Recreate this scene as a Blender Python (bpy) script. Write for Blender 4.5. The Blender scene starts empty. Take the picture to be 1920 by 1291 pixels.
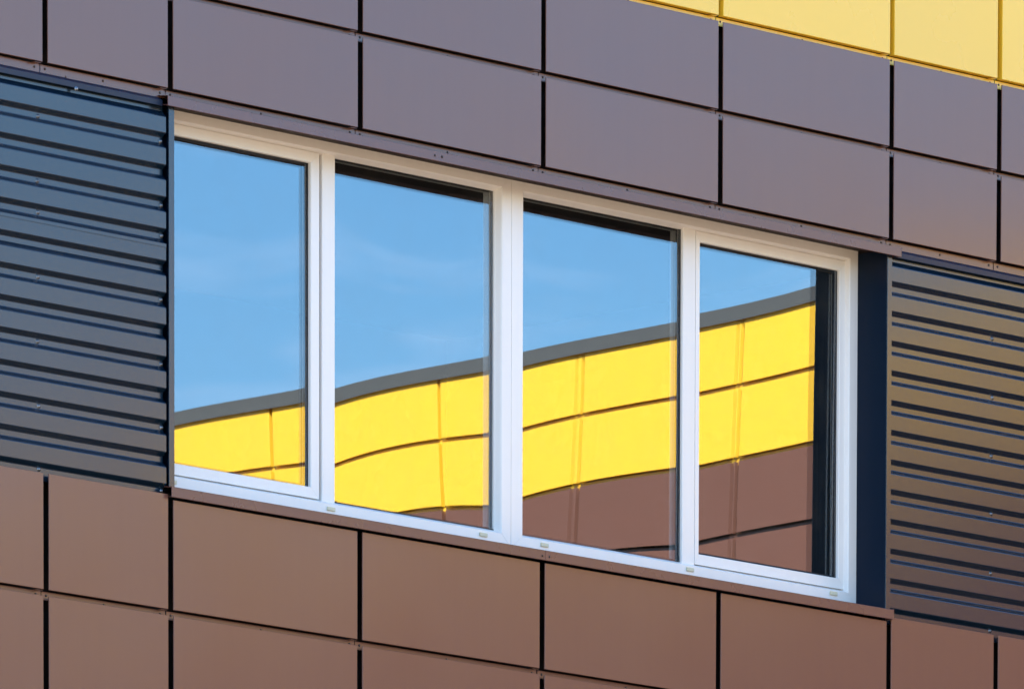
import bpy, bmesh, math, random
from mathutils import Vector, Matrix
random.seed(7)
D = bpy.data
S = bpy.context.scene
C = S.collection
ZO = 1.6                       # eye height of the photographer above the ground

# ------------------------------------------------------------------ camera
cam = D.cameras.new('camera')
cam.sensor_width = 36.0
cam.sensor_fit = 'HORIZONTAL'
cam.lens = 36.0 * 20000 / 1920
cam.shift_y = 5726.17 / 1920
cam.clip_start = 0.5
cam.clip_end = 5000
co = D.objects.new('camera', cam)
C.objects.link(co)
fw = Vector((0.71812354, 0.68799497, -0.10469719))
rt = Vector((0.69197565, -0.72191693, 0.00237625))
up = Vector((0.07394783, 0.07415435, 0.99450131))
co.matrix_world = Matrix(((rt.x, up.x, -fw.x, -34.0402849), (rt.y, up.y, -fw.y, -34.75929347),
                          (rt.z, up.z, -fw.z, ZO), (0, 0, 0, 1)))
S.camera = co

# ------------------------------------------------------------------ sun, sky, exposure
SUN = Vector((-0.70, 0.52, 0.49)).normalized()      # direction towards the sun
SUN_EL = math.asin(SUN.z)
SUN_ROT = math.atan2(SUN.x, SUN.y)
sun = D.lights.new('sun', 'SUN')
sun.energy = 5.0
sun.angle = math.radians(0.53)
sun.color = (1.0, 0.95, 0.87)
so = D.objects.new('sun', sun)
C.objects.link(so)
so.rotation_euler = (-SUN).to_track_quat('-Z', 'Y').to_euler()
so.location = (0, 0, 60)

W = D.worlds.new('World')
S.world = W
W.use_nodes = True
nt = W.node_tree
bg = nt.nodes['Background']
sky = nt.nodes.new('ShaderNodeTexSky')
sky.sky_type = 'NISHITA'
sky.sun_disc = False
sky.sun_elevation = SUN_EL
sky.sun_rotation = SUN_ROT
sky.air_density = 1.0
sky.dust_density = 0.25
sky.ozone_density = 3.0
# faint high cirrus
tc = nt.nodes.new('ShaderNodeTexCoord')
mp = nt.nodes.new('ShaderNodeMapping')
mp.inputs['Rotation'].default_value = (0.25, 0.3, 0.5)
mp.inputs['Scale'].default_value = (6.0, 6.0, 42.0)
nz = nt.nodes.new('ShaderNodeTexNoise')
nz.inputs['Scale'].default_value = 2.2
nz.inputs['Detail'].default_value = 5
cr = nt.nodes.new('ShaderNodeMapRange')
cr.inputs['From Min'].default_value = 0.46
cr.inputs['From Max'].default_value = 0.78
cr.inputs['To Max'].default_value = 0.7
mx = nt.nodes.new('ShaderNodeMixRGB')
mx.inputs['Color2'].default_value = (4.4, 5.9, 8.2, 1)
nt.links.new(tc.outputs['Generated'], mp.inputs['Vector'])
nt.links.new(mp.outputs[0], nz.inputs['Vector'])
nt.links.new(nz.outputs['Fac'], cr.inputs['Value'])
nt.links.new(cr.outputs[0], mx.inputs['Fac'])
hs = nt.nodes.new('ShaderNodeHueSaturation')
hs.inputs['Saturation'].default_value = 1.28
hs.inputs['Value'].default_value = 0.83
nt.links.new(sky.outputs[0], hs.inputs['Color'])
nt.links.new(hs.outputs[0], mx.inputs['Color1'])
nt.links.new(mx.outputs[0], bg.inputs['Color'])
bg.inputs['Strength'].default_value = 0.10

S.view_settings.view_transform = 'Standard'
S.view_settings.look = 'None'
S.view_settings.gamma = 1
S.view_settings.use_curve_mapping = False
S.view_settings.exposure = 2.46
S.cycles.max_bounces = 10
S.cycles.glossy_bounces = 6
S.cycles.transparent_max_bounces = 12
S.cycles.sample_clamp_indirect = 6

# ------------------------------------------------------------------ materials
def material(name, base, rough=0.5, spec=0.5, metal=0.0, var=0.06, vscale=1.5, wave=0.0, wscale=1.2,
             grain=0.0, streak=0.0, coat=0.0, rvar=0.05, obvar=0.04):
    m = D.materials.new(name)
    m.use_nodes = True
    n = m.node_tree.nodes
    l = m.node_tree.links
    b = n['Principled BSDF']
    b.inputs['Roughness'].default_value = rough
    b.inputs['Specular IOR Level'].default_value = spec
    b.inputs['Metallic'].default_value = metal
    b.inputs['Coat Weight'].default_value = coat
    b.inputs['Coat Roughness'].default_value = 0.12
    geo = n.new('ShaderNodeNewGeometry')
    oi = n.new('ShaderNodeObjectInfo')
    no = n.new('ShaderNodeTexNoise')
    no.inputs['Scale'].default_value = vscale
    no.inputs['Detail'].default_value = 6
    l.new(geo.outputs['Position'], no.inputs['Vector'])
    # value multiplier = 1 + var*(noise-.5)*2 + obvar*(random-.5)*2
    a = n.new('ShaderNodeMath'); a.operation = 'MULTIPLY_ADD'
    a.inputs[1].default_value = 2 * var; a.inputs[2].default_value = 1 - var - obvar
    l.new(no.outputs['Fac'], a.inputs[0])
    a2 = n.new('ShaderNodeMath'); a2.operation = 'MULTIPLY_ADD'
    a2.inputs[1].default_value = 2 * obvar
    l.new(oi.outputs['Random'], a2.inputs[0]); l.new(a.outputs[0], a2.inputs[2])
    last = a2
    if streak:
        mp = n.new('ShaderNodeMapping'); mp.inputs['Scale'].default_value = (14, 14, 0.8)
        l.new(geo.outputs['Position'], mp.inputs['Vector'])
        ns = n.new('ShaderNodeTexNoise'); ns.inputs['Scale'].default_value = 1.5; ns.inputs['Detail'].default_value = 4
        l.new(mp.outputs[0], ns.inputs['Vector'])
        a3 = n.new('ShaderNodeMath'); a3.operation = 'MULTIPLY_ADD'
        a3.inputs[1].default_value = 2 * streak; a3.inputs[2].default_value = 1 - streak
        l.new(ns.outputs['Fac'], a3.inputs[0])
        a4 = n.new('ShaderNodeMath'); a4.operation = 'MULTIPLY'
        l.new(a3.outputs[0], a4.inputs[0]); l.new(a2.outputs[0], a4.inputs[1])
        last = a4
    vm = n.new('ShaderNodeVectorMath'); vm.operation = 'SCALE'
    vm.inputs[0].default_value = base
    l.new(last.outputs[0], vm.inputs['Scale'])
    l.new(vm.outputs[0], b.inputs['Base Color'])
    rr = n.new('ShaderNodeMath'); rr.operation = 'MULTIPLY_ADD'
    rr.inputs[1].default_value = 2 * rvar; rr.inputs[2].default_value = rough - rvar
    l.new(no.outputs['Fac'], rr.inputs[0]); l.new(rr.outputs[0], b.inputs['Roughness'])
    prev = None
    if wave:      # slow waviness of thin sheet metal
        mw = n.new('ShaderNodeVectorMath'); mw.operation = 'MULTIPLY_ADD'
        l.new(oi.outputs['Random'], mw.inputs[2])
        mw.inputs[1].default_value = (wscale, wscale, wscale)
        l.new(geo.outputs['Position'], mw.inputs[0])
        nw = n.new('ShaderNodeTexNoise'); nw.inputs['Scale'].default_value = 1.0; nw.inputs['Detail'].default_value = 0.0
        l.new(mw.outputs[0], nw.inputs['Vector'])
        bp = n.new('ShaderNodeBump'); bp.inputs['Strength'].default_value = 1.0; bp.inputs['Distance'].default_value = wave
        l.new(nw.outputs['Fac'], bp.inputs['Height'])
        prev = bp
    if grain:
        ng = n.new('ShaderNodeTexNoise'); ng.inputs['Scale'].default_value = 220; ng.inputs['Detail'].default_value = 2
        l.new(geo.outputs['Position'], ng.inputs['Vector'])
        bg_ = n.new('ShaderNodeBump'); bg_.inputs['Strength'].default_value = 1.0; bg_.inputs['Distance'].default_value = grain
        l.new(ng.outputs['Fac'], bg_.inputs['Height'])
        if prev: l.new(prev.outputs[0], bg_.inputs['Normal'])
        prev = bg_
    if prev: l.new(prev.outputs[0], b.inputs['Normal'])
    return m

M = {}
M['brown'] = material('brown_painted_steel', (0.163, 0.072, 0.049), 0.25, 0.57, var=0.05, streak=0.03, wave=0.008, wscale=1.1, grain=0.00003, obvar=0.02)
M['yellow'] = material('yellow_painted_steel', (0.95, 0.565, 0.034), 0.27, 0.6, var=0.02, wave=0.004, wscale=1.1, grain=0.00003, obvar=0.02)
M['navy'] = material('anthracite_painted_steel', (0.0045, 0.014, 0.028), 0.24, 0.68, var=0.06, wave=0.003, wscale=1.5, grain=0.00003, obvar=0)
M['topflash'] = material('dark_navy_flashing', (0.012, 0.022, 0.048), 0.42, 0.28, var=0.1, vscale=5, obvar=0.05)
M['soffit'] = material('soffit_painted_shade', (0.018, 0.008, 0.006), 0.6, 0.1, obvar=0)  # flashing brown with the shade under the head put into the colour
M['trim'] = material('reveal_painted_shade', (0.001, 0.008, 0.024), 0.35, 0.18, var=0.08, wave=0.003, obvar=0)  # darker copy of the jamb metal; the reveal's dark reflections are in the colour
M['flash'] = material('brown_flashing_steel', (0.130, 0.056, 0.046), 0.28, 0.55, var=0.08, vscale=6, wave=0.001, wscale=3, streak=0.10, grain=0.00003)
M['cap'] = material('grey_parapet_cap', (0.085, 0.09, 0.092), 0.4, 0.5, var=0.05, wave=0.004)
M['pvc'] = material('white_window_profile', (0.85, 0.82, 0.78), 0.32, 0.5, var=0.03, vscale=5, streak=0.03, obvar=0.01)
M['gasket'] = material('black_rubber', (0.012, 0.013, 0.016), 0.5, 0.4, obvar=0)
M['spacer'] = material('dark_spacer_bar', (0.02, 0.022, 0.026), 0.7, 0.2, obvar=0)
M['cream'] = material('cream_plastic', (0.70, 0.64, 0.45), 0.5, 0.4, obvar=0.05)
M['screw'] = material('screw_head_steel', (0.20, 0.22, 0.25), 0.28, 0.6, metal=0.9, obvar=0.2)
M['rivet'] = material('dark_rivet', (0.05, 0.035, 0.03), 0.4, 0.5, metal=0.5, obvar=0.2)
M['back'] = material('dark_wall_membrane', (0.02, 0.016, 0.015), 0.9, 0.2, obvar=0)
M['render'] = material('grey_rendered_wall', (0.13, 0.11, 0.10), 0.85, 0.2, var=0.10, obvar=0)
M['room'] = material('room_plaster', (0.30, 0.29, 0.27), 0.8, 0.3, obvar=0)
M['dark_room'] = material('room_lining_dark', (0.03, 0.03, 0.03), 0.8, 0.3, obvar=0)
M['ground'] = material('pale_paving', (0.24, 0.17, 0.105), 0.9, 0.2, var=0.15, vscale=0.4, obvar=0)
M['roof'] = material('roof_membrane', (0.12, 0.12, 0.12), 0.9, 0.2, obvar=0)

def glass(name, refl, tint, dirt):
    m = D.materials.new(name)
    m.use_nodes = True
    n = m.node_tree.nodes; l = m.node_tree.links
    n.remove(n['Principled BSDF'])
    out = n['Material Output']
    tr = n.new('ShaderNodeBsdfTransparent'); tr.inputs['Color'].default_value = (*tint, 1)
    gl = n.new('ShaderNodeBsdfGlossy'); gl.inputs['Color'].default_value = (0.97, 0.985, 1, 1); gl.inputs['Roughness'].default_value = 0.0
    # Schlick rise towards grazing angles, the same from both sides of the sheet
    lw = n.new('ShaderNodeLayerWeight'); lw.inputs['Blend'].default_value = 0.5
    pw = n.new('ShaderNodeMath'); pw.operation = 'POWER'; pw.inputs[1].default_value = 5.0
    ma = n.new('ShaderNodeMath'); ma.operation = 'MULTIPLY_ADD'; ma.use_clamp = True
    ma.inputs[1].default_value = 1 - refl; ma.inputs[2].default_value = refl
    mix = n.new('ShaderNodeMixShader')
    l.new(lw.outputs['Facing'], pw.inputs[0]); l.new(pw.outputs[0], ma.inputs[0]); l.new(ma.outputs[0], mix.inputs['Fac'])
    l.new(tr.outputs[0], mix.inputs[1]); l.new(gl.outputs[0], mix.inputs[2])
    if dirt:
        geo = n.new('ShaderNodeNewGeometry')
        no = n.new('ShaderNodeTexNoise'); no.inputs['Scale'].default_value = 7; no.inputs['Detail'].default_value = 6; no.inputs['Roughness'].default_value = 0.65
        l.new(geo.outputs['Position'], no.inputs['Vector'])
        r2 = n.new('ShaderNodeMapRange'); r2.inputs['From Min'].default_value = 0.42; r2.inputs['From Max'].default_value = 0.75; r2.inputs['To Max'].default_value = dirt
        l.new(no.outputs['Fac'], r2.inputs['Value'])
        df = n.new('ShaderNodeBsdfDiffuse'); df.inputs['Color'].default_value = (0.42, 0.36, 0.27, 1)
        m2 = n.new('ShaderNodeMixShader')
        l.new(r2.outputs[0], m2.inputs['Fac']); l.new(mix.outputs[0], m2.inputs[1]); l.new(df.outputs[0], m2.inputs[2])
        l.new(m2.outputs[0], out.inputs['Surface'])
    else:
        l.new(mix.outputs[0], out.inputs['Surface'])
    return m
M['glass'] = glass('coated_outer_glass', 0.132, (0.88, 0.91, 0.92), 0.03)
M['glass2'] = glass('inner_glass', 0.135, (0.7, 0.72, 0.73), 0.0)

# ------------------------------------------------------------------ helpers
def mesh(name, verts, faces, mat, smooth=False):
    me = D.meshes.new(name)
    me.from_pydata(verts, [], faces)
    bm = bmesh.new(); bm.from_mesh(me)
    bmesh.ops.recalc_face_normals(bm, faces=bm.faces)
    bm.to_mesh(me); bm.free()
    me.materials.append(mat)
    if smooth:
        me.polygons.foreach_set('use_smooth', [True] * len(me.polygons))
    return me

def place(name, me, parent=None, loc=(0, 0, 0), rot=None):
    o = D.objects.new(name, me)
    C.objects.link(o)
    if parent: o.parent = parent
    o.location = loc
    if rot: o.rotation_euler = rot
    return o

def boxgeo(x0, x1, y0, y1, z0, z1, V=None, F=None):
    V = [] if V is None else V; F = [] if F is None else F
    k = len(V)
    V += [(x0, y0, z0), (x1, y0, z0), (x1, y1, z0), (x0, y1, z0), (x0, y0, z1), (x1, y0, z1), (x1, y1, z1), (x0, y1, z1)]
    F += [(k, k+3, k+2, k+1), (k+4, k+5, k+6, k+7), (k, k+1, k+5, k+4), (k+1, k+2, k+6, k+5), (k+2, k+3, k+7, k+6), (k+3, k, k+4, k+7)]
    return V, F

def prism(prof, x0, x1, V=None, F=None, axis='x'):
    """closed profile of (y, z) points swept along x (or (x, y) points along z)"""
    V = [] if V is None else V; F = [] if F is None else F
    k = len(V); n = len(prof)
    for t in (x0, x1):
        for a, b in prof:
            V.append((t, a, b) if axis == 'x' else (a, b, t))
    F.append(tuple(range(k, k+n))); F.append(tuple(range(k+2*n-1, k+n-1, -1)))
    for i in range(n):
        j = (i+1) % n
        F.append((k+i, k+j, k+n+j, k+n+i))
    return V, F

def bevel(me, w, seg=1):
    bm = bmesh.new(); bm.from_mesh(me)
    bmesh.ops.bevel(bm, geom=list(bm.edges), offset=w, segments=seg, affect='EDGES', clamp_overlap=True)
    bm.to_mesh(me); bm.free()
    return me

def thing(name, label, cat, loc=(0, 0, 0), group=None):
    o = D.objects.new(name, None)
    C.objects.link(o); o.location = loc
    o['label'] = label; o['category'] = cat
    if group: o['group'] = group
    return o

def mitred(x0, x1, z0, z1, wl, wr, wb, wt, prof, V, F, slit=0.0005):
    """four mitred rails; prof = list of (fraction or metres from the INNER edge outward, y), closed"""
    # inner rectangle
    ix0, ix1, iz0, iz1 = x0+wl, x1-wr, z0+wb, z1-wt
    def ring(d, w):      # d = distance outwards from the inner edge; None = the outer edge
        def s(side, wid): return wid if d is None else min(d, wid)
        return (ix0-s(0, wl), ix1+s(1, wr), iz0-s(2, wb), iz1+s(3, wt))
    rings = [(ring(d, 0), y) for d, y in prof]
    n = len(rings)
    for side in range(4):
        k = len(V)
        for end in (0, 1):
            for (a, b, c, d), y in rings:
                e = slit * (1 if end == 0 else -1)
                if side == 0: p = (a, c+e, ) if end == 0 else (a, d+e)
                elif side == 1: p = (b, c+e) if end == 0 else (b, d+e)
                elif side == 2: p = (a+e, c) if end == 0 else (b+e, c)
                else: p = (a+e, d) if end == 0 else (b+e, d)
                V.append((p[0], y, p[1]))
        F.append(tuple(range(k, k+n))); F.append(tuple(range(k+2*n-1, k+n-1, -1)))
        for i in range(n):
            j = (i+1) % n
            F.append((k+i, k+j, k+n+j, k+n+i))

# ------------------------------------------------------------------ ground
me = mesh('ground', [(-900, -900, 0), (900, -900, 0), (900, 900, 0), (-900, 900, 0)], [(0, 1, 2, 3)], M['ground'])
g = place('ground', me); g['kind'] = 'structure'

# ------------------------------------------------------------------ cladding panels
GAP = 0.0335
HG = 0.027
_pc = {}
def panel_mesh(w, h, mat, ret):
    """thin folded tray: face plate, side returns where the maker folded them, open underneath"""
    key = (round(w, 4), round(h, 4), mat, ret)
    if key in _pc: return _pc[key]
    a = w/2 - GAP/2; t = h - HG; e = 0.0014; q = .0055
    V = [(-a+e, 0, e), (a-e, 0, e), (a-e, 0, t-e), (-a+e, 0, t-e),
         (-a, e, 0), (a, e, 0), (a, e, t), (-a, e, t),
         (-a, q, 0), (a, q, 0), (a, q, t), (-a, q, t)]
    F = [(0, 1, 2, 3)]
    for s in (0, 4):
        for i in range(4):
            j = (i+1) % 4
            F.append((s+i, s+j, s+4+j, s+4+i))
    F.append((8, 9, 10, 11))
    if ret:
        boxgeo(-a, -a+.0012, q, .034, .0, t, V, F)
        boxgeo(a-.0012, a, q, .034, .0, t, V, F)
    if mat == 'yellow':
        boxgeo(-a+.0013, a-.0013, q, .0344, .0003, .0013, V, F)
    # riveted flange hanging in the recess below the panel
    boxgeo(-w/2+.003, w/2-.003, .0345, .0362, -.040, -.0035, V, F)
    # end of the fold, closing the tray at its right-hand corner
    boxgeo(a-.040, a-.0015, q, .0344, -.0046, -.0036, V, F)
    me = mesh('cladding_panel', V, F, M[mat])
    _pc[key] = me
    return me

def dome(r, h, mat, name, seg=10, washer=0.0):
    V = []; F = []
    rings = [(r, 0), (r*.92, h*.5), (r*.6, h*.88), (0.0, h)]
    if washer: rings = [(washer, 0), (washer, h*.12), (r, h*.14)] + rings[1:]
    for rr, hh in rings[:-1]:
        for i in range(seg):
            A = 2*math.pi*i/seg
            V.append((rr*math.cos(A), -hh, rr*math.sin(A)))
    V.append((0, -h, 0))
    m = len(rings)-1
    for k in range(m-1):
        for i in range(seg):
            j = (i+1) % seg
            F.append((k*seg+i, k*seg+j, (k+1)*seg+j, (k+1)*seg+i))
    for i in range(seg):
        F.append(((m-1)*seg+i, (m-1)*seg+(i+1) % seg, len(V)-1))
    return mesh(name, V, F, M[mat], True)
RIVET = dome(.0058, .0035, 'rivet', 'rivet')
SCREW = dome(.0075, .0075, 'screw', 'screw', 10, washer=.011)

def add_panel(parent, xa, xb, zb, h, mat, rivets, label=None, face='front'):
    me = panel_mesh(xb-xa, h, mat, face != 'front' or mat == 'yellow')
    tilt = (random.uniform(-.0012, .0012), 0, random.uniform(-.0012, .0012))
    xm = (xa+xb)/2
    if face == 'front':
        o = place('cladding_panel', me, parent, (xm, random.uniform(-.0006, .0006), zb), tilt)
    else:   # wing: panels face -x; xa, xb are distances along -y
        o = place('cladding_panel', me, parent, (WX, -xm, zb), (tilt[0], 0, -math.pi/2+tilt[2]))
    if label: o['label'] = label
    if rivets:
        w = xb-xa
        for rx in (-w/2+.030, 0.0, w/2-.034):
            place('rivet', RIVET, o, (rx, .0345, -.0195))
    return o

# rows given by the height (above the eye) of their lower edge
RY2, RY1, RB, RC, RL = 10.930, 10.5035, 10.0767, 9.6502, 7.3894
TOP = 11.345
UP = [(RY2, .4265, 'yellow'), (RY1, .4265, 'yellow'), (RB, .4268, 'brown'), (RC, .4265, 'brown')]
LOW_TOP = 7.890 + HG
PY = 'bright yellow cladding panel'

# ================================================================== MAIN BUILDING
B = thing('office_building', 'office block with brown and yellow metal cladding around a wide white framed window', 'building', (0, 0, ZO))

joints = [-9.169, -7.969, -6.769, -5.569, -4.369, -3.169, -1.969, -.7691, 0.0, 1.2, 2.4, 3.6, 4.8, 5.5759, 6.776, 7.976, 9.176, 10.376, 11.576, 12.86]
for i in range(len(joints)-1):
    xa, xb = joints[i], joints[i+1]
    near = -2 < xa < 6.7
    for zb, h, mt in UP:
        add_panel(B, xa, xb, zb, h, mt, near and zb < 10.9, PY if mt == 'yellow' else None)
    under = -0.01 < xa < 4.79
    t = 7.868+HG if under else LOW_TOP
    add_panel(B, xa, xb, RL, t-RL, 'brown', near)
    add_panel(B, xa, xb, RL-.5276, .5276, 'brown', near)
    add_panel(B, xa, xb, RL-1.0552, .5276, 'brown', False)

# wall core with the window opening left free
WX0, WX1, WZ0, WZ1 = 0.022, 4.776, 7.90, 9.62
V, F = [], []
yb, ye = .085, .45
x0, x1 = -9.2, 12.95
boxgeo(x0, WX0-.001, yb, ye, -ZO, 11.30, V, F)
boxgeo(WX1+.008, x1, yb, ye, -ZO, 11.30, V, F)
boxgeo(WX0-.001, WX1+.008, yb, ye, WZ1+.02, 11.30, V, F)
boxgeo(WX0-.001, WX1+.008, yb, ye, -ZO, WZ0-.05, V, F)
place('wall_core', mesh('wall_core', V, F, M['back']), B)
V, F = boxgeo(-9.2, 12.86, .02, .084, -ZO, 6.30)
place('lower_wall', mesh('lower_wall', V, F, M['render']), B)
V, F = boxgeo(-9.2, 12.95, .451, 12, 11.10, 11.28)
place('roof', mesh('roof', V, F, M['roof']), B)
V, F = [], []
boxgeo(-9.2, -9.0, .451, 12, -ZO, 11.09, V, F)
boxgeo(-9.2, 12.95, 11.8, 12, -ZO, 11.09, V, F)
place('end_wall', mesh('end_wall', V, F, M['render']), B)
V, F = prism([(-.02, TOP-.045), (-.02, TOP+.055), (.55, TOP+.035), (.55, TOP-.06), (.53, TOP-.06), (.53, TOP-.0), (-.018, TOP-.0), (-.018, TOP-.045)], -9.22, 12.84)
place('parapet_cap', mesh('parapet_cap', V, F, M['cap']), B)

# room behind the glass
V, F = [], []
boxgeo(-1.0, 6.5, 4.6, 4.7, 6.9, 9.95, V, F)        # back wall
boxgeo(-1.1, -1.0, .46, 4.7, 6.9, 9.95, V, F)
boxgeo(6.5, 6.6, .46, 4.7, 6.9, 9.95, V, F)
boxgeo(-1.1, 6.6, .46, 4.7, 9.95, 10.05, V, F)
boxgeo(-1.1, 6.6, .46, 4.7, 6.8, 6.9, V, F)
place('room', mesh('room', V, F, M['dark_room']), B)

# ---- corrugated sheets left and right of the window
CY, VY = .008, .030
def sheet(x0, x1, name='corrugated_sheet', lap=None):
    pts = [(VY, 9.58), (VY, 9.5495), (CY, 9.5255)]
    z = 9.4555
    while z > 7.93:
        pts += [(CY, z), (VY, z-.0178), (VY, z-.0448), (CY, z-.0655)]
        z -= .1383
    pts = pts[:-1]
    pts[-1] = (VY, 7.86)
    V, F = [], []
    T = .0012
    # rounded bends: insert two points at each corner
    R = []
    for i, (y, zz) in enumerate(pts):
        if 0 < i < len(pts)-1:
            for q in (pts[i-1], pts[i+1]):
                dy, dz = q[0]-y, q[1]-zz
                L = math.hypot(dy, dz)
                k = min(.0022/L, .4)
                R.append((y+dy*k, zz+dz*k))
        else:
            R.append((y, zz))
    back = [(y+T, zz) for y, zz in reversed(R)]
    prof = R + back
    n = len(prof); k = 0
    nx = 1
    for t in (x0, x1):
        for y, zz in prof: V.append((t, y, zz))
    for i in range(n):
        j = (i+1) % n
        F.append((i, j, n+j, n+i))
    m = len(R)
    for i in range(m-1):
        F.append((i, i+1, n-2-i, n-1-i)); F.append((n+i, n+i+1, n+n-2-i, n+n-1-i))
    o = place(name, mesh(name, V, F, M['navy']), B)
    return o
sl = sheet(-9.19, -.0215)
sr = sheet(4.79, 12.85)
# the upper sheet laps over the lower one on the left: a thin raised edge
V, F = boxgeo(-9.18, -.023, CY-.0034, CY-.0004, 8.9600, 8.9745)
boxgeo(-9.18, -.023, VY-.0030, VY-.0004, 8.8600, 8.8635, V, F)
# (crest between 8.982 and 8.907 - the lap ends a little below its top)
place('sheet_lap', mesh('sheet_lap', V, F, M['navy']), sl)
for zz in (9.430, 9.153, 9.019, 8.743, 8.465, 8.188, 7.915):
    for xx in (-.031, -.788, -2.29, -3.79):
        place('screw', SCREW, sl, (xx + random.uniform(-.004, .004), VY, zz - .0077 + random.uniform(-.002, .002)))
for zz in (9.295, 9.018, 8.744, 8.472, 8.190, 7.918):
    for xx in (5.566, 7.07, 8.57):
        place('screw', SCREW, sr, (xx + random.uniform(-.004, .004), VY, zz - .0077 + random.uniform(-.002, .002)))
# folded top flashing over the sheets (two lengths on the left, lapped)
def topflash(xa, xb, dy=0):
    V, F = prism([(.0385+dy, 9.640), (.037+dy, 9.6135), (.0030+dy, 9.5925), (.0040+dy, 9.5700), (.0055+dy, 9.5685), (.012+dy, 9.572), (.0345+dy, 9.60), (.0400+dy, 9.64)], xa, xb)
    place('top_flashing', mesh('top_flashing', V, F, M['topflash']), B)
topflash(-9.19, -.610, 0)
topflash(-.612, -.0455, .0016)
topflash(4.83, 12.85, 0)
place('screw', SCREW, B, (-.575, .006, 9.566))

# ---- window surround: jamb trims (front leg + reveal), head flashing, sill
for sgn, xe, xo in ((1, .022, -.011), (-1, 4.7765, 4.808)):
    e = .0012*sgn
    # front leg of the folded trim
    V, F = prism([(xo, .0010), (xo+e*.8, 0), (xe, 0), (xe+e, .0012), (xe+e, .0060), (xe, .0058), (xe, .0030), (xo+e, .0030), (xo+e, .0070), (xo, .0070)], 7.924, 9.598, axis='z')
    jt = place('jamb_trim', mesh('jamb_trim', V, F, M['navy']), B)
    # reveal back to the window frame: same metal, dark reflections put into its colour
    V, F = boxgeo(min(xe+e, xe-e), max(xe+e, xe-e), .0062, .30, 7.925, 9.597)
    place('shaded_reveal', mesh('shaded_reveal', V, F, M['trim']), jt)

def head(xa, xb, dy):
    V, F = prism([(.036+dy, 9.640), (.034+dy, 9.6190), (-.0275+dy, 9.6100), (-.030+dy, 9.6085), (-.030+dy, 9.5680), (-.0275+dy, 9.5660),
                  (.004+dy, 9.5745), (.004+dy, 9.577), (-.025+dy, 9.570), (-.025+dy, 9.6085), (.036+dy, 9.6172), (.0385+dy, 9.64)], xa, xb)
    return place('head_flashing', mesh('head_flashing', V, F, M['flash']), B)
h1 = head(-.045, 1.668, 0.0)
h2 = head(1.6665, 4.8405, .0012)
for xx in (1.652, 1.70):
    place('rivet', RIVET, h1, (xx, -.0302, 9.589))
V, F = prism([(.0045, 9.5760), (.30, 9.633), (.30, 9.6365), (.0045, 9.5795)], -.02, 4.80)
place('shaded_soffit', mesh('shaded_soffit', V, F, M['soffit']), B)  # underside of the head flashing, split off and coloured dark as shade
V, F = boxgeo(4.8405, 4.842, -.0295, .03, 9.569, 9.611)
place('end_cap', mesh('end_cap', V, F, M['flash']), h2)

def sill(xa, xb, dy):
    V, F = prism([(-.0235+dy, 7.9205), (-.0255+dy, 7.9185), (-.0255+dy, 7.8765), (-.0235+dy, 7.8745), (-.004+dy, 7.8785), (-.004+dy, 7.8800),
                  (-.0215+dy, 7.8770), (-.0230+dy, 7.879), (-.0230+dy, 7.917), (.30, 7.960), (.30, 7.9625)], xa, xb)
    return place('window_sill', mesh('window_sill', V, F, M['flash']), B)
s1 = sill(-.0205, 2.394, 0.0)
s2 = sill(2.3925, 4.805, -.0013)
for xx in (2.372, 2.418):
    place('rivet', RIVET, s1, (xx, -.0262, 7.893))
V, F = boxgeo(4.8052, 4.8067, -.0255, .03, 7.8765, 7.9255)
place('end_cap', mesh('end_cap', V, F, M['flash']), s2)

# ---- the window: two coupled frames, each with a fixed light and an opening sash
FY, SY, GY, BY = .190, .213, .235, .268
MY = .2135
V, F = [], []
FP = [(0, .227), (.004, .218), (.012, .196), (.016, FY), (None, FY), (None, BY+.03), (0, BY+.03)]
mitred(.024, 2.3852, 7.955, 9.640, .078, .076, .073, .084, FP, V, F)
mitred(2.3878, 4.7745, 7.955, 9.640, .091, .070, .073, .084, FP, V, F)
boxgeo(2.3853, 2.3877, FY+.004, BY, 7.96, 9.63, V, F)
win = place('window', mesh('window', V, F, M['pvc']), B)
win['label'] = 'white framed ribbon window of four panes with two opening sashes'
def mull(xa, xb):
    V, F = prism([(xa+.003, MY), (xb-.003, MY), (xb, MY+.003), (xb, BY+.03), (xa, BY+.03), (xa, MY+.003)], 8.020, 9.570, axis='z')
    return place('mullion', mesh('mullion', V, F, M['pvc']), win)
mull(1.170, 1.254)
mull(3.575, 3.662)
SP = [(0, GY-.004), (.001, SY+.003), (.004, SY), (None, SY), (None, BY), (0, BY)]
for xa, xb in ((.106, 1.1495), (3.6630, 4.7240)):
    V, F = [], []
    mitred(xa, xb+.0, 8.0292, 9.5585, .048 if xa < 1 else .030, .053, .0498, .048, SP, V, F)
    place('sash', mesh('sash', V, F, M['pvc']), win)

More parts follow.
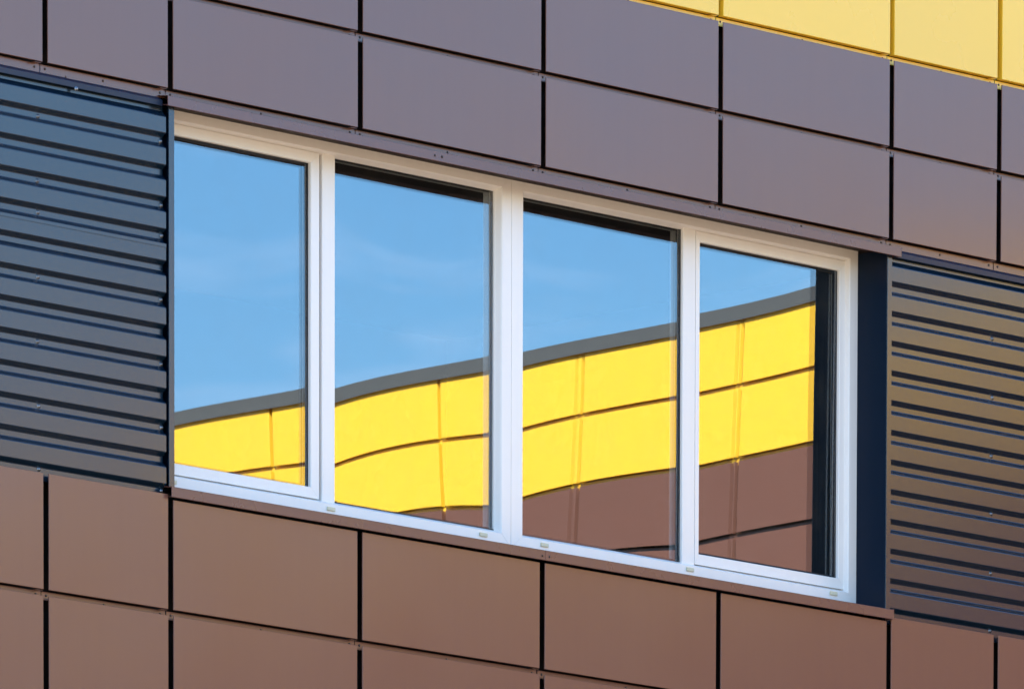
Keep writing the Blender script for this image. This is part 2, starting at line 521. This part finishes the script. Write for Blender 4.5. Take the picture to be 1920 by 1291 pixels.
# insulating glass: an outer and an inner sheet, each very slightly bowed and tilted
def pane(x0, x1, z0, z1, y, mat, name, par, f):
    N = 30
    V, F = [], []
    for j in range(N+1):
        for i in range(N+1):
            u, v = 2*i/N-1, 2*j/N-1
            V.append((x0+(x1-x0)*i/N, y + f(u, v), z0+(z1-z0)*j/N))
    for j in range(N):
        for i in range(N):
            k = j*(N+1)+i
            F.append((k, k+1, k+N+2, k+N+1))
    me = D.meshes.new(name); me.from_pydata(V, [], F)
    me.materials.append(M[mat]); me.polygons.foreach_set('use_smooth', [True]*len(me.polygons))
    return place(name, me, par)
mm = .001
def bow(c, tx=0.0, tz=0.0):
    """out-of-plane shape of one sheet in millimetres: tilt, twist, bow and a little ripple"""
    def f(u, v):
        return mm*(c[0]*u + c[1]*v + c[2]*u*v + c[3]*(1-u*u)*(1-v*v) + c[4]*u*u + c[5]*v*v + c[6]*u*u*v + c[7]*u*v*v
                   + c[8]*u**3 + c[9]*v**3 + c[10]*u**3*v + c[11]*u*v**3 + tx*u + tz*v)
    return f
W1 = (-.765, 1.834, -.069, -.575, .004, .531, -.262, .053, .089, -.276, -.093, -.012)
W2 = (-2.452, .506, -.161, -1.275, -.159, .945, -.032, .321, -.04, .303, -.026, .155)
W3 = (-.202, -.976, -.904, -.739, .132, 1.332, .113, .172, -.174, .686, -.05, .435)
W4 = (.669, -3.169, -.998, -.392, .432, -.115, -.255, -.57, -.059, .459, -.051, .014)
PANES = [
    (.150, 1.0965, 8.0790, 9.5100, bow(W1), bow(W1, -.36), .003, GY-.005),
    (1.254, 2.318, 8.028, 9.562, bow(W2), bow(W2, -.42), .006, GY-.008),
    (2.476, 3.575, 8.028, 9.562, bow(W3), bow(W3, .30, .05), .003, GY-.006),
    (3.693, 4.671, 8.0790, 9.5100, bow(W4), bow(W4, .08, -.05), .003, GY-.006),
]
for x0, x1, z0, z1, f1, f2, gw, gy in PANES:
    e = .004
    p1 = pane(x0-e, x1+e, z0-e, z1+e, GY, 'glass', 'pane', win, f1)
    pane(x0-e, x1+e, z0-e, z1+e, GY+.018, 'glass2', 'inner_pane', win, f2)
    V, F = [], []
    mitred(x0-.001, x1+.001, z0-.001, z1+.001, gw, gw, gw, gw, [(0, gy), (None, gy), (None, GY-.0008), (0, GY-.0008)], V, F, 0)
    place('gasket', mesh('gasket', V, F, M['gasket']), win)
    V, F = [], []
    mitred(x0-.001, x1+.001, z0-.001, z1+.001, .012, .012, .012, .012, [(0, GY+.002), (None, GY+.002), (None, GY+.016), (0, GY+.016)], V, F, 0)
    place('spacer_bar', mesh('spacer_bar', V, F, M['spacer']), win)
V, F = boxgeo(-.026, .026, -.007, 0, -.0085, .0085)
CAPM = bevel(mesh('drain_cap', V, F, M['cream']), .0018, 2)
for xx, zz in ((.193, 7.989), (1.202, 7.989), (2.200, 7.991), (2.609, 7.992), (3.603, 7.994), (4.611, 7.997)):
    place('drain_cap', CAPM, win, (xx, FY, zz), (0, random.uniform(-.03, .03), 0))

# ================================================================== SUNLIT WING (seen mirrored in the glass)
WX = 12.90
Wg = thing('office_wing', 'sunlit yellow and brown wing at right angles to the window wall, mirrored in its panes', 'building', (0, 0, ZO))
wj = [0.25 + 1.2883*k for k in range(17)]       # joints at 0.25 ... ; 7.98, 9.27, 10.56, 11.85 are the mirrored ones
rows = UP + [(RC-.4265, .4265, 'brown'), (RC-.853, .4265, 'brown'), (RC-1.3, .447, 'brown'), (RC-1.9, .6, 'brown')]
for i in range(len(wj)-1):
    for zb, h, mt in rows:
        add_panel(Wg, wj[i], wj[i+1], zb, h, mt, False, PY if mt == 'yellow' else None, 'side')
V, F = boxgeo(WX+.09, WX+10, -21.0, .08, -ZO, 11.28)
place('wall_core', mesh('wall_core', V, F, M['render']), Wg)
V, F = boxgeo(WX+.02, WX+.089, -21.0, -.0, -ZO, 7.72)
place('lower_wall', mesh('lower_wall', V, F, M['render']), Wg)
# cap: profile in (x, z), swept along y
pr = [(-.030, TOP-.040), (-.030, TOP+.050), (.55, TOP+.03), (.55, TOP-.03), (-.026, TOP+.02), (-.026, TOP-.04)]
V = [(WX+a, y, b) for y in (-21.02, -.03) for a, b in pr]
n = len(pr)
F = [tuple(range(n)), tuple(range(2*n-1, n-1, -1))] + [(i, (i+1) % n, n+(i+1) % n, n+i) for i in range(n)]
place('parapet_cap', mesh('parapet_cap', V, F, M['cap']), Wg)
